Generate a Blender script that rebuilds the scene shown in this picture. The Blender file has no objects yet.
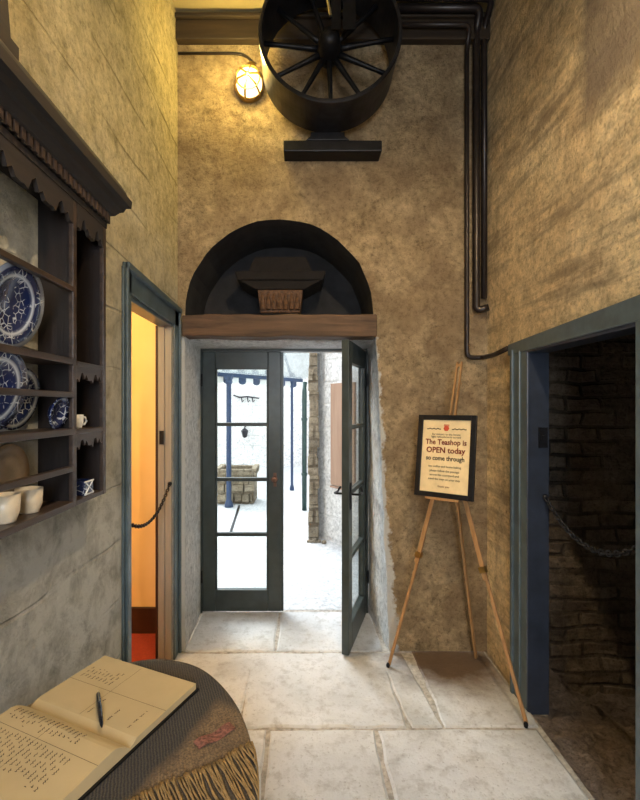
import bpy, bmesh, math, random
from mathutils import Vector, Matrix, noise
R = math.radians
S = bpy.context.scene
C = S.collection
rnd = random.Random(7)

# ------------------------------------------------------------------ helpers
def obj(name, bm, mat=None, parent=None, smooth=False, loc=None, bevel=0.0):
    me = bpy.data.meshes.new(name)
    bmesh.ops.recalc_face_normals(bm, faces=bm.faces[:])
    bm.to_mesh(me); bm.free()
    if smooth:
        for p in me.polygons: p.use_smooth = True
    o = bpy.data.objects.new(name, me); C.objects.link(o)
    if mat:
        for m in (mat if isinstance(mat, (list, tuple)) else [mat]): me.materials.append(m)
    if parent: o.parent = parent
    if loc: o.location = loc
    if bevel:
        b = o.modifiers.new('bevel', 'BEVEL'); b.width = bevel; b.segments = 2; b.limit_method = 'ANGLE'
    return o
def tag(o, label, cat, group=None):
    o['label'] = label; o['category'] = cat
    if group: o['group'] = group
    return o
def thing(name, label, cat, loc=(0, 0, 0), rz=0, group=None):
    o = bpy.data.objects.new(name, None); C.objects.link(o)
    o.empty_display_size = .1
    o.location = loc; o.rotation_euler = (0, 0, rz)
    return tag(o, label, cat, group)
def struct(name, bm, mat, parent=None, **k):
    o = obj(name, bm, mat, parent, **k)
    if not parent: o['kind'] = 'structure'
    return o
def B(): return bmesh.new()
def box(bm, x0, x1, y0, y1, z0, z1, mi=0):
    v = [bm.verts.new(p) for p in ((x0,y0,z0),(x1,y0,z0),(x1,y1,z0),(x0,y1,z0),(x0,y0,z1),(x1,y0,z1),(x1,y1,z1),(x0,y1,z1))]
    for f in ((0,3,2,1),(4,5,6,7),(0,1,5,4),(1,2,6,5),(2,3,7,6),(3,0,4,7)):
        fc = bm.faces.new([v[i] for i in f]); fc.material_index = mi
    return bm
def hexa(bm, pts, mi=0):
    v = [bm.verts.new(p) for p in pts]
    for f in ((0,3,2,1),(4,5,6,7),(0,1,5,4),(1,2,6,5),(2,3,7,6),(3,0,4,7)):
        fc = bm.faces.new([v[i] for i in f]); fc.material_index = mi
    return bm
def bar(bm, a, b, w, t, up=(0, 0, 1), mi=0):
    a, b, up = Vector(a), Vector(b), Vector(up)
    d = (b - a).normalized(); s = d.cross(up).normalized() * w / 2; u = s.cross(d).normalized() * t / 2
    return hexa(bm, [a-s-u, a+s-u, b+s-u, b-s-u, a-s+u, a+s+u, b+s+u, b-s+u], mi)
def tube(bm, pts, r, n=8, closed=False, mi=0):
    pts = [Vector(p) for p in pts]; N = len(pts); rings = []
    ref = Vector((0.137, 0.31, 0.94)).normalized()
    for i, p in enumerate(pts):
        if closed: d = pts[(i+1) % N] - pts[i-1]
        else: d = pts[min(i+1, N-1)] - pts[max(i-1, 0)]
        d.normalize()
        s = d.cross(ref)
        if s.length < .05: s = d.cross(Vector((1, 0, 0)))
        s.normalize(); u = s.cross(d).normalized()
        rr = r[i] if isinstance(r, (list, tuple)) else r
        rings.append([bm.verts.new(p + (s*math.cos(2*math.pi*k/n) + u*math.sin(2*math.pi*k/n))*rr) for k in range(n)])
    for i in range(N if closed else N-1):
        a, b = rings[i], rings[(i+1) % N]
        for k in range(n):
            f = bm.faces.new((a[k], a[(k+1) % n], b[(k+1) % n], b[k])); f.material_index = mi
    if not closed:
        bm.faces.new(rings[0][::-1]); bm.faces.new(rings[-1])
    return bm
def lathe(bm, prof, n=32, M=None, mi=0):
    rings = []
    for r, z in prof:
        if r < 1e-6:
            rings.append([bm.verts.new((0, 0, z))])
        else:
            rings.append([bm.verts.new((r*math.cos(2*math.pi*k/n), r*math.sin(2*math.pi*k/n), z)) for k in range(n)])
    vs = [v for q in rings for v in q]
    for a, b in zip(rings, rings[1:]):
        for k in range(n):
            if len(a) == 1 and len(b) == 1: continue
            if len(a) == 1: f = bm.faces.new((a[0], b[(k+1) % n], b[k]))
            elif len(b) == 1: f = bm.faces.new((a[k], a[(k+1) % n], b[0]))
            else: f = bm.faces.new((a[k], a[(k+1) % n], b[(k+1) % n], b[k]))
            f.material_index = mi
    if M is not None:
        for v in vs: v.co = M @ v.co
    return bm
def prism(bm, outline, ext, mi=0):
    """outline: list of 3D points, ext: vector"""
    ext = Vector(ext)
    a = [bm.verts.new(p) for p in outline]; b = [bm.verts.new(Vector(p) + ext) for p in outline]
    n = len(a)
    for f in (bm.faces.new(a[::-1]), bm.faces.new(b)): f.material_index = mi
    for k in range(n):
        f = bm.faces.new((a[k], a[(k+1) % n], b[(k+1) % n], b[k])); f.material_index = mi
    return bm
def fillholes(bm, loops, mi=0):
    es = []
    for L in loops:
        vs = [bm.verts.new(p) for p in L]
        es += [bm.edges.new((vs[i], vs[(i+1) % len(vs)])) for i in range(len(vs))]
    r = bmesh.ops.triangle_fill(bm, edges=es, use_beauty=True)
    for g in r['geom']:
        if isinstance(g, bmesh.types.BMFace): g.material_index = mi
    return bm
def grid(bm, fn, nu, nv, mi=0):
    g = [[bm.verts.new(fn(i/nu, j/nv)) for j in range(nv+1)] for i in range(nu+1)]
    for i in range(nu):
        for j in range(nv):
            f = bm.faces.new((g[i][j], g[i+1][j], g[i+1][j+1], g[i][j+1])); f.material_index = mi
    return bm

# ------------------------------------------------------------------ materials
def newmat(name):
    m = bpy.data.materials.new(name); m.use_nodes = True
    nt = m.node_tree; b = nt.nodes['Principled BSDF']
    return m, nt, b
def N(nt, t, **k):
    n = nt.nodes.new(t)
    for a, v in k.items():
        if a == 'op': n.operation = v
        elif a.startswith('i_'): n.inputs[a[2:].replace('_', ' ')].default_value = v
        else: setattr(n, a, v)
    return n
def ramp(nt, src, stops):
    r = nt.nodes.new('ShaderNodeValToRGB'); e = r.color_ramp.elements
    while len(e) < len(stops): e.new(.5)
    for x, (p, c) in zip(e, stops):
        x.position = p; x.color = (c[0], c[1], c[2], 1) if not isinstance(c, (int, float)) else (c, c, c, 1)
    nt.links.new(src, r.inputs[0]); return r.outputs[0]
def mixc(nt, fac, a, b, mode='MIX'):
    m = nt.nodes.new('ShaderNodeMix'); m.data_type = 'RGBA'; m.blend_type = mode
    L = nt.links
    for s, v in ((0, fac), (6, a), (7, b)):
        if hasattr(v, 'links') or hasattr(v, 'is_linked'): L.new(v, m.inputs[s])
        elif s == 0: m.inputs[0].default_value = v
        else: m.inputs[s].default_value = (v[0], v[1], v[2], 1)
    return m.outputs[2]
def math_(nt, op, a, b=None):
    m = nt.nodes.new('ShaderNodeMath'); m.operation = op
    for i, v in enumerate((a, b)):
        if v is None: continue
        if isinstance(v, (int, float)): m.inputs[i].default_value = v
        else: nt.links.new(v, m.inputs[i])
    return m.outputs[0]
def coords(nt, scale=(1, 1, 1), rot=(0, 0, 0), loc=(0, 0, 0)):
    tc = nt.nodes.new('ShaderNodeTexCoord'); mp = nt.nodes.new('ShaderNodeMapping')
    nt.links.new(tc.outputs['Object'], mp.inputs[0])
    mp.inputs['Scale'].default_value = scale; mp.inputs['Rotation'].default_value = rot; mp.inputs['Location'].default_value = loc
    return mp.outputs[0]
def noise_(nt, vec, scale, detail=6, rough=.6, dist=0):
    n = nt.nodes.new('ShaderNodeTexNoise'); n.inputs['Scale'].default_value = scale
    n.inputs['Detail'].default_value = detail; n.inputs['Roughness'].default_value = rough; n.inputs['Distortion'].default_value = dist
    nt.links.new(vec, n.inputs['Vector']); return n.outputs[0]
def bump(nt, b, h, strength=.5, dist=.01):
    n = nt.nodes.new('ShaderNodeBump'); n.inputs['Strength'].default_value = strength; n.inputs['Distance'].default_value = dist
    nt.links.new(h, n.inputs['Height']); nt.links.new(n.outputs[0], b.inputs['Normal'])
def simple(name, col, rough=.6, metal=0, var=.25, scale=20, bmp=.1, bd=.002):
    m, nt, b = newmat(name)
    v = coords(nt); n = noise_(nt, v, scale)
    d = tuple(c*(1-var) for c in col); l = tuple(min(1, c*(1+var)) for c in col)
    nt.links.new(ramp(nt, n, [(.3, d), (.7, l)]), b.inputs['Base Color'])
    b.inputs['Roughness'].default_value = rough; b.inputs['Metallic'].default_value = metal
    if bmp: bump(nt, b, n, bmp, bd)
    return m
def wood(name, c0, c1, rough=.55, axis='z', fine=40, bmp=.4):
    m, nt, b = newmat(name)
    sc = {'x': (.08, 1, 1), 'y': (1, .08, 1), 'z': (1, 1, .08)}[axis]
    v = coords(nt, sc); n = noise_(nt, v, fine, 8, .65, .6); n2 = noise_(nt, coords(nt), 3, 4)
    c = ramp(nt, n, [(.3, c0), (.7, c1)])
    c = mixc(nt, math_(nt, 'MULTIPLY', n2, .5), c, c0)
    nt.links.new(c, b.inputs['Base Color']); b.inputs['Roughness'].default_value = rough
    bump(nt, b, n, bmp, .003); return m
def plaster(name, c0, c1, c2, bricks=None, extra=None, bs=.8, bd=.02, pits=.5, rot=(0, 0, 0)):
    """c0 dark dirt, c1 body, c2 light"""
    m, nt, b = newmat(name); L = nt.links
    v = coords(nt)
    big = noise_(nt, v, 1.6, 5, .6, .4); mid = noise_(nt, v, 9, 8, .7, .3); fin = noise_(nt, v, 55, 5, .7)
    c = ramp(nt, big, [(.3, c1), (.68, c2)])
    mm = ramp(nt, mid, [(.32, 1.0), (.55, 0.0)])
    c = mixc(nt, math_(nt, 'MULTIPLY', mm, .55), c, c0)
    fm = ramp(nt, fin, [(.36, 1.0), (.45, 0.0)])
    c = mixc(nt, math_(nt, 'MULTIPLY', fm, pits), c, c0)
    lum = noise_(nt, v, 26, 10, .8, .2)
    c = mixc(nt, 1.0, c, ramp(nt, lum, [(.30, .40), (.47, .95), (.70, 1.4)]), 'MULTIPLY')
    h = math_(nt, 'ADD', math_(nt, 'MULTIPLY', mid, 1.0), math_(nt, 'ADD', math_(nt, 'MULTIPLY', fin, .35), math_(nt, 'MULTIPLY', lum, .8)))
    if bricks:
        vb = coords(nt, (1, 1, 1), rot)
        # wobble the courses
        nn = nt.nodes.new('ShaderNodeTexNoise'); nn.inputs['Scale'].default_value = 3; L.new(v, nn.inputs['Vector'])
        va = nt.nodes.new('ShaderNodeVectorMath'); va.operation = 'MULTIPLY_ADD'
        L.new(nn.outputs['Color'], va.inputs[0]); va.inputs[1].default_value = (.05, .05, .05); L.new(vb, va.inputs[2])
        bt = nt.nodes.new('ShaderNodeTexBrick'); L.new(va.outputs[0], bt.inputs['Vector'])
        bt.inputs['Scale'].default_value = 1; bt.inputs['Brick Width'].default_value = bricks[0]; bt.inputs['Row Height'].default_value = bricks[1]
        bt.inputs['Mortar Size'].default_value = bricks[2]; bt.inputs['Mortar Smooth'].default_value = .6
        bt.inputs['Bias'].default_value = 0
        f = bt.outputs['Fac']
        brk = math_(nt, 'MULTIPLY', f, ramp(nt, noise_(nt, v, 2.3, 3), [(.42, 0.0), (.62, 1.0)]))
        h = math_(nt, 'SUBTRACT', h, math_(nt, 'MULTIPLY', brk, bricks[3]))
        c = mixc(nt, math_(nt, 'MULTIPLY', brk, bricks[4]), c, c0)
        if len(bricks) > 5:
            bt.inputs['Color1'].default_value = (.5, .5, .5, 1); bt.inputs['Color2'].default_value = (1.3, 1.3, 1.3, 1); bt.inputs['Mortar'].default_value = (.7, .7, .7, 1)
            c = mixc(nt, bricks[5], c, bt.outputs['Color'], 'MULTIPLY')
    if extra: c = extra(nt, c, v)
    L.new(c, b.inputs['Base Color']); b.inputs['Roughness'].default_value = .85
    b.inputs['Specular IOR Level'].default_value = .25
    bump(nt, b, h, min(1, bs*1.2), bd*1.7); return m
def sepxyz(nt, v):
    s = nt.nodes.new('ShaderNodeSeparateXYZ'); nt.links.new(v, s.inputs[0]); return s.outputs

OCH = (.20, .155, .07); OCB = (.52, .42, .22); OCL = (.66, .56, .34)
def ext_left(nt, c, v):
    x, y, z = sepxyz(nt, v)[:3]
    n = noise_(nt, v, 3, 5)
    f = ramp(nt, math_(nt, 'ADD', z, math_(nt, 'MULTIPLY', n, .8)), [(.0, 0.0), (1, 1.0)])
    mr = nt.nodes.new('ShaderNodeMapRange'); nt.links.new(math_(nt, 'ADD', z, math_(nt, 'MULTIPLY', n, .8)), mr.inputs[0])
    mr.inputs[1].default_value = 1.8; mr.inputs[2].default_value = 3.0
    low = mixc(nt, ramp(nt, noise_(nt, v, 9, 8, .7, .3), [(.32, 0.0), (.55, 1.0)]), (.33, .33, .30), (.66, .66, .62))  # cool daylight on the lower wall, painted in as grey
    return mixc(nt, mr.outputs[0], low, c)
M_LEFT = plaster('ochre limewashed brick greyed by painted daylight', (.24, .19, .08), (.55, .46, .25), (.68, .60, .38), bricks=(.24, .085, .008, .9, .55), extra=ext_left, rot=(R(90), 0, R(90)))
def ext_back(nt, c, v):
    x, y, z = sepxyz(nt, v)[:3]
    n = noise_(nt, v, 7, 6, .7)
    edge = math_(nt, 'SUBTRACT', .585, math_(nt, 'MULTIPLY', z, .07))
    d = math_(nt, 'SUBTRACT', math_(nt, 'ADD', edge, math_(nt, 'MULTIPLY', math_(nt, 'SUBTRACT', n, .5), .16)), x)
    f = ramp(nt, math_(nt, 'ADD', math_(nt, 'MULTIPLY', d, 30), .5), [(.3, 0.0), (.7, 1.0)])
    zz = ramp(nt, math_(nt, 'ADD', math_(nt, 'MULTIPLY', math_(nt, 'SUBTRACT', 1.93, z), 30), .5), [(.3, 0.0), (.7, 1.0)])
    dirt = ramp(nt, noise_(nt, v, 2.2, 5, .6, 1), [(.42, 0.0), (.6, 1.0)])
    c = mixc(nt, math_(nt, 'MULTIPLY', dirt, .55), c, (.24, .16, .095))
    return mixc(nt, math_(nt, 'MULTIPLY', f, zz), c, (.82, .82, .80))
M_BACK = plaster('ochre lime plaster', (.13, .085, .045), (.44, .33, .19), (.62, .48, .30), extra=ext_back, bs=1, bd=.025)
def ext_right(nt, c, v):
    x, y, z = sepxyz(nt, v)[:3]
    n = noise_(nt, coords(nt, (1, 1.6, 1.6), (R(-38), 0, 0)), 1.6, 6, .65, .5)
    # dark diagonal streaks rising towards the viewer
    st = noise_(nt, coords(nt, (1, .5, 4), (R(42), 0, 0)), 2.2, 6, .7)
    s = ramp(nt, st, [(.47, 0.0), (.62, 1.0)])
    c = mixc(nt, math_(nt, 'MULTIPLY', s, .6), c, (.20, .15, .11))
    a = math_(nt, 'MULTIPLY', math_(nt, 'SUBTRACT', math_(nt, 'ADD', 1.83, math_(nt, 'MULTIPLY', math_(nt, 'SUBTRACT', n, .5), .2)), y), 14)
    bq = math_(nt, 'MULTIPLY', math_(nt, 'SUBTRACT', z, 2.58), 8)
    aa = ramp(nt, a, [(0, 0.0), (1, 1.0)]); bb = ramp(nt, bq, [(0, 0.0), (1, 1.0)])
    return mixc(nt, math_(nt, 'MULTIPLY', math_(nt, 'MULTIPLY', aa, bb), .8), c, (.20, .16, .13))  # darker brown patch on the high near part of the wall
M_RIGHT = plaster('warm ochre plaster with dark streaks', (.30, .20, .10), (.72, .55, .32), (.84, .70, .45), extra=ext_right, bs=.8)
M_WHITE = plaster('whitewash', (.50, .50, .50), (.80, .80, .80), (.86, .86, .86), bs=.9, bd=.03, pits=.25)
M_YARDW = plaster('sunny whitewashed stone', (.60, .60, .58), (.82, .82, .80), (.88, .88, .88), bricks=(.5, .25, .02, .6, .25), bs=.7, bd=.03, pits=.15, rot=(R(90), 0, 0))
M_YELLOW = simple('yellow distemper', (.80, .59, .29), .8, var=.05, scale=3)
M_CEIL = simple('smoky plaster ceiling', (.38, .31, .16), .9, var=.15, scale=4)
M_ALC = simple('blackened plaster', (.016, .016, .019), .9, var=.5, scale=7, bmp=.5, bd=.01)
M_STONE = plaster('dark rubble masonry', (.05, .037, .028), (.24, .18, .135), (.46, .37, .28), bricks=(.21, .085, .014, 1.0, .8, .5), bs=1, bd=.04, rot=(R(90), 0, 0))
M_RUBBLE = plaster('earth and rubble', (.06, .045, .038), (.26, .20, .16), (.44, .36, .31), bs=1, bd=.04)
def flag_mat():
    m, nt, b = newmat('worn sandstone flag'); v = coords(nt)
    a = noise_(nt, v, 1.8, 6, .6, .5); c = noise_(nt, v, 14, 8, .7); d = noise_(nt, v, 60, 4, .7)
    col = ramp(nt, a, [(.3, (.46, .47, .48)), (.6, (.66, .67, .69)), (.8, (.56, .53, .49))])
    col = mixc(nt, math_(nt, 'MULTIPLY', ramp(nt, c, [(.33, 1.0), (.5, 0.0)]), .45), col, (.20, .18, .155))
    col = mixc(nt, math_(nt, 'MULTIPLY', ramp(nt, d, [(.3, 1.0), (.42, 0.0)]), .5), col, (.14, .12, .10))
    x, y, z = sepxyz(nt, v)[:3]
    # brown shade beyond the doorway's light fan, painted in the corner behind the easel
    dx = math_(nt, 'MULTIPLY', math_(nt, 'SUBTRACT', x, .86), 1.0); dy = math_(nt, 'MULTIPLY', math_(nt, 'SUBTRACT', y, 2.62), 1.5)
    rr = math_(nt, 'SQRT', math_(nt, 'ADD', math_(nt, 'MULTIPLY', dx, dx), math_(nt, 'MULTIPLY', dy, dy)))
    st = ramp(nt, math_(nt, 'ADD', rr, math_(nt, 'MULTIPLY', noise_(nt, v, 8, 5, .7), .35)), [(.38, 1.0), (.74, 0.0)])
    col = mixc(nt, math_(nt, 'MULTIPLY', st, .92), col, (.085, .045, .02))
    nt.links.new(col, b.inputs['Base Color'])
    b.inputs['Roughness'].default_value = .5; b.inputs['Specular IOR Level'].default_value = .4
    nt.links.new(ramp(nt, c, [(.3, .38), (.7, .62)]), b.inputs['Roughness'])
    bump(nt, b, math_(nt, 'ADD', math_(nt, 'MULTIPLY', a, 1.0), math_(nt, 'ADD', math_(nt, 'MULTIPLY', c, .5), math_(nt, 'MULTIPLY', d, .15))), .7, .02)
    return m
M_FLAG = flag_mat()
M_GROUT = simple('sandy mortar', (.40, .37, .33), .95, var=.4, scale=40, bmp=.6, bd=.01)
M_YARDF = plaster('pale paving', (.44, .45, .47), (.52, .53, .55), (.60, .61, .62), bricks=(1.1, .8, .02, .5, .9), bs=.15, bd=.006, pits=.0)
M_BLUE = simple('blue grey gloss paint', (.075, .105, .125), .35, var=.25, scale=14, bmp=.15)
M_BLUED = simple('dark slate blue paint', (.035, .045, .055), .4, var=.3, scale=14, bmp=.15)
M_NAVY = simple('dark navy gloss', (.026, .033, .052), .35, var=.25, scale=14, bmp=.15)  # darker blue than the frame face, for inner jambs and head
M_LEAF = simple('dark green grey door paint', (.035, .046, .045), .35, var=.3, scale=9, bmp=.15)
M_OAK = wood('weathered brown beam', (.04, .022, .012), (.18, .105, .06), .75, 'x', 26, .9)
M_OAKD = wood('dark ceiling timber', (.012, .007, .004), (.055, .033, .016), .7, 'x', 20, .8)
M_DARK = wood('black oak', (.006, .005, .005), (.028, .018, .015), .75, 'y', 30, .5)
M_DARKZ = wood('black oak upright', (.006, .005, .005), (.022, .014, .013), .4, 'z', 30, .5)
M_SHELF = wood('worn dark shelf', (.012, .008, .007), (.085, .055, .042), .4, 'y', 30, .5)
M_PINE = wood('easel beech', (.25, .13, .05), (.52, .30, .13), .45, 'z', 50, .2)
M_TAN = wood('tan painted jamb boards', (.17, .16, .145), (.31, .29, .255), .6, 'z', 18, .2)
M_BLACK = simple('black metal', (.012, .012, .015), .45, .6, .4, 30)
M_IRON = simple('dark iron', (.03, .03, .036), .42, .7, .5, 12, .3, .004)
M_PIPE = simple('dark conduit', (.022, .016, .016), .35, .3, .4, 12)
M_STEEL = simple('worn bright metal', (.6, .58, .52), .3, 1, .1)
M_BRASS = simple('brass', (.45, .30, .10), .35, 1, .1)
M_KNOB = simple('aged brown metal', (.16, .08, .05), .4, .6)
M_RED = simple('red carpet', (.26, .03, .012), .95, var=.15, scale=80, bmp=.4)
M_SKIRT = simple('dark brown skirting', (.035, .012, .006), .5)
M_POSTB = simple('navy iron post paint', (.02, .045, .11), .4, var=.2)
M_POSTG = simple('dark green pipe paint', (.02, .05, .045), .4)
M_RUBW = plaster('rough brown stone', (.14, .10, .06), (.36, .29, .20), (.52, .45, .34), bricks=(.3, .16, .02, 1.2, .7, .6), bs=1, bd=.04, rot=(R(90), 0, 0))
M_CANOPY = simple('white canopy boards', (.80, .81, .80), .6, var=.04, scale=6)
M_DOORBR = wood('reddish brown yard door', (.28, .17, .11), (.42, .28, .20), .6, 'z', 12, .2)
M_PAPER = simple('aged notice paper', (.78, .62, .36), .8, var=.12, scale=14, bmp=0)
M_INKR = simple('dark red ink', (.16, .02, .01), .8, bmp=0)
M_INK = simple('brown black ink', (.035, .022, .015), .8, bmp=0)
M_CREST = simple('red printed crest', (.50, .07, .03), .8, bmp=0)
M_PAGE = simple('cream ledger page', (.50, .40, .235), .75, var=.08, scale=6, bmp=.05)
M_PEN = simple('black lacquer pen', (.01, .012, .02), .2, 0, .2)
M_TAG = simple('dusty pink woven label', (.20, .085, .068), .9, var=.75, scale=160, bmp=.5)
M_FRINGE = simple('tan wool yarn', (.30, .20, .09), .9, var=.35, scale=60, bmp=.3)
M_CREAM = simple('cream glazed earthenware', (.60, .52, .40), .3, var=.15, scale=25, bmp=.05)
M_BROWNP = simple('brown glazed stoneware', (.22, .15, .085), .35, var=.4, scale=10)
def glass_mat(name='window glass', tint=(.97, .99, .98)):
    m, nt, b = newmat(name); nt.nodes.remove(b); out = nt.nodes['Material Output']
    t = N(nt, 'ShaderNodeBsdfTransparent'); t.inputs[0].default_value = (*tint, 1)
    g = N(nt, 'ShaderNodeBsdfGlossy'); g.inputs['Roughness'].default_value = .03
    fr = N(nt, 'ShaderNodeLayerWeight'); fr.inputs[0].default_value = .5
    fv = math_(nt, 'ADD', math_(nt, 'MULTIPLY', math_(nt, 'POWER', fr.outputs['Facing'], 5), .9), .02)
    mx = N(nt, 'ShaderNodeMixShader')
    nt.links.new(fv, mx.inputs[0]); nt.links.new(t.outputs[0], mx.inputs[1]); nt.links.new(g.outputs[0], mx.inputs[2]); nt.links.new(mx.outputs[0], out.inputs[0])
    return m
M_GLASS = glass_mat()
M_ROOFG = glass_mat('veranda roof glass', (.86, .90, .90))
def emit(name, col, s):
    m, nt, b = newmat(name)
    b.inputs['Base Color'].default_value = (*col, 1); b.inputs['Emission Color'].default_value = (*col, 1); b.inputs['Emission Strength'].default_value = s
    return m
def china():
    m, nt, b = newmat('blue and white transferware'); v = coords(nt)
    x, y, z = sepxyz(nt, v)[:3]
    r = math_(nt, 'SQRT', math_(nt, 'ADD', math_(nt, 'MULTIPLY', x, x), math_(nt, 'MULTIPLY', y, y)))
    rings = ramp(nt, r, [(0, 0.0), (.066, 0.0), (.069, .8), (.073, .8), (.076, 0.0), (.094, 0.0), (.097, .5), (1, .5)])
    vo = nt.nodes.new('ShaderNodeTexVoronoi'); vo.feature = 'DISTANCE_TO_EDGE'; vo.inputs['Scale'].default_value = 60; nt.links.new(v, vo.inputs['Vector'])
    pat = math_(nt, 'MULTIPLY', ramp(nt, vo.outputs['Distance'], [(.02, 1.0), (.08, 0.0)]), ramp(nt, noise_(nt, v, 30, 4), [(.48, 0.0), (.56, 1.0)]))
    f = math_(nt, 'MAXIMUM', rings, math_(nt, 'MULTIPLY', pat, .8))
    nt.links.new(mixc(nt, f, (.012, .02, .075), (.55, .62, .72)), b.inputs['Base Color']); b.inputs['Roughness'].default_value = .18
    return m
M_CHINA = china()

# ------------------------------------------------------------------ room shell
XL, XR, YB, YF, ZC = -.77, 1.13, 2.72, -1.7, 3.9
def wob(p, a=.012, s=4.0):
    n = noise.noise_vector(Vector(p)*s); return Vector(p) + n*a

# left wall with doorway
bm = B()
DL = (1.955, 2.63, 2.0)   # y0, y1, top
out = [(XL, YF, 0), (XL, DL[0], 0), (XL, DL[0], DL[2]), (XL, DL[1], DL[2]), (XL, DL[1], 0), (XL, YB+.05, 0), (XL, YB+.05, ZC), (XL, YF, ZC)]
prism(bm, out, (-.085, 0, 0))
struct('wall_left', bm, M_LEFT)

# far wall with doorway + arch
def arc_pts(cx, cz, r, y, n=28, a0=0, a1=180): return [(cx + r*math.cos(R(a0+(a1-a0)*k/n)), y, cz + r*math.sin(R(a0+(a1-a0)*k/n))) for k in range(n+1)]
ACX, ACZ, AR = -.147, 2.075, .578
bm = B()
side_r = [(.53 - .08*k/14 + .012*noise.noise(Vector((k*.9, 3, 1))), YB, 1.94*k/14) for k in range(15)]
arch = [(x + .008*noise.noise(Vector((x*9, 0, z*9))), y, z + .008*noise.noise(Vector((x*9, 5, z*9)))) for x, y, z in arc_pts(ACX, ACZ, AR, YB)]
hole = side_r + [(ACX+AR, YB, 1.94)] + arch + [(-.725, YB, 1.94), (-.725, YB, 0)]
edge_outer = [(XL-.02, YB, 0)] + [(XL-.02, YB, ZC), (XR+.02, YB, ZC), (XR+.02, YB, 0)]
loop = edge_outer + hole
# one ring polygon: outer goes around, then the opening back along the floor
fillholes(bm, [loop], 0)
# white reveals (jambs + soffit)
YD = 3.23
n = len(side_r)
for k in range(n-1):
    a = side_r[k]; b_ = side_r[k+1]
    prev = [a, b_]
    for q in range(6):
        t0, t1 = q/6, (q+1)/6
        def rp(p, t):
            x = p[0]*(1-t) + .475*t
            return (x + .012*noise.noise(Vector((t*3, p[2]*5, 2)))*(t > 0 and t < 1), YB + (YD+.06-YB)*t, p[2])
        f = bm.faces.new([bm.verts.new(rp(a, t0)), bm.verts.new(rp(b_, t0)), bm.verts.new(rp(b_, t1)), bm.verts.new(rp(a, t1))]); f.material_index = 1
f = bm.faces.new([bm.verts.new(p) for p in ((-.725, YB, 0), (-.725, YB, 1.94), (-.748, YD+.06, 1.94), (-.748, YD+.06, 0))]); f.material_index = 1
box(bm, -.76, .49, YB+.125, YD+.05, 1.925, 2.06, 1)
# outer part of thick wall around the door (outside skin)
box(bm, -.95, -.748, YD, YD+.25, 0, 3.6, 1); box(bm, .475, 1.5, YD, YD+.25, 0, 3.6, 1); box(bm, -.748, .475, YD-.0, YD+.25, 1.925, 3.6, 1)
# alcove intrados and tympanum
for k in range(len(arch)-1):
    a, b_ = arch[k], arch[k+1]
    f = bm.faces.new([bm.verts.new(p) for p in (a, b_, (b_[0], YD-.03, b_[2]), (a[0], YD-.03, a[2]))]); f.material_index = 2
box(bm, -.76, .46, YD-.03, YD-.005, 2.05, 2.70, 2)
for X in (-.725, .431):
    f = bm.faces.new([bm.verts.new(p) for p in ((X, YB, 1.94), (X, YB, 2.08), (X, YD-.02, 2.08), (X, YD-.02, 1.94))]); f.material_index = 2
bmesh.ops.remove_doubles(bm, verts=bm.verts[:], dist=.0004)
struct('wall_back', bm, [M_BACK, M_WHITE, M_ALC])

# right wall with doorway
bm = B()
DR = (1.46, 2.20, 1.79)
out = [(XR, YF, -.15), (XR, DR[0], -.15), (XR, DR[0], DR[2]+.05), (XR, DR[1], DR[2]), (XR, DR[1], -.15), (XR, YB+.05, -.15), (XR, YB+.05, ZC), (XR, YF, ZC)]
prism(bm, out, (.085, 0, 0))
struct('wall_right', bm, M_RIGHT)
# wall behind the viewer, with an unseen window added for cool fill light
bm = B()
W = (-.35, .65, 1.3, 2.5)
fr = [(-.9, YF, -.15), (1.3, YF, -.15), (1.3, YF, ZC), (-.9, YF, ZC)]
box(bm, -.9, W[0], YF-.3, YF, -.15, ZC); box(bm, W[1], 1.3, YF-.3, YF, -.15, ZC); box(bm, W[0], W[1], YF-.3, YF, -.15, W[2]); box(bm, W[0], W[1], YF-.3, YF, W[3], ZC)
struct('wall_front', bm, M_LEFT)
bm = B()
for x in (W[0], (W[0]+W[1])/2-.025, W[1]-.05): box(bm, x, x+.05, YF-.25, YF-.2, W[2], W[3])
for z in (W[2], (W[2]+W[3])/2-.02, W[3]-.05): box(bm, W[0], W[1], YF-.245, YF-.205, z, z+.05)
win = struct('added_window', bm, M_BLUE)
bm = B(); box(bm, W[0]+.01, W[1]-.01, YF-.23, YF-.225, W[2]+.01, W[3]-.01); obj('pane', bm, M_GLASS, win)
# ceiling
bm = B(); box(bm, -.9, 1.3, YF-.3, YD, ZC, ZC+.15); struct('ceiling', bm, M_CEIL)

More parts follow.
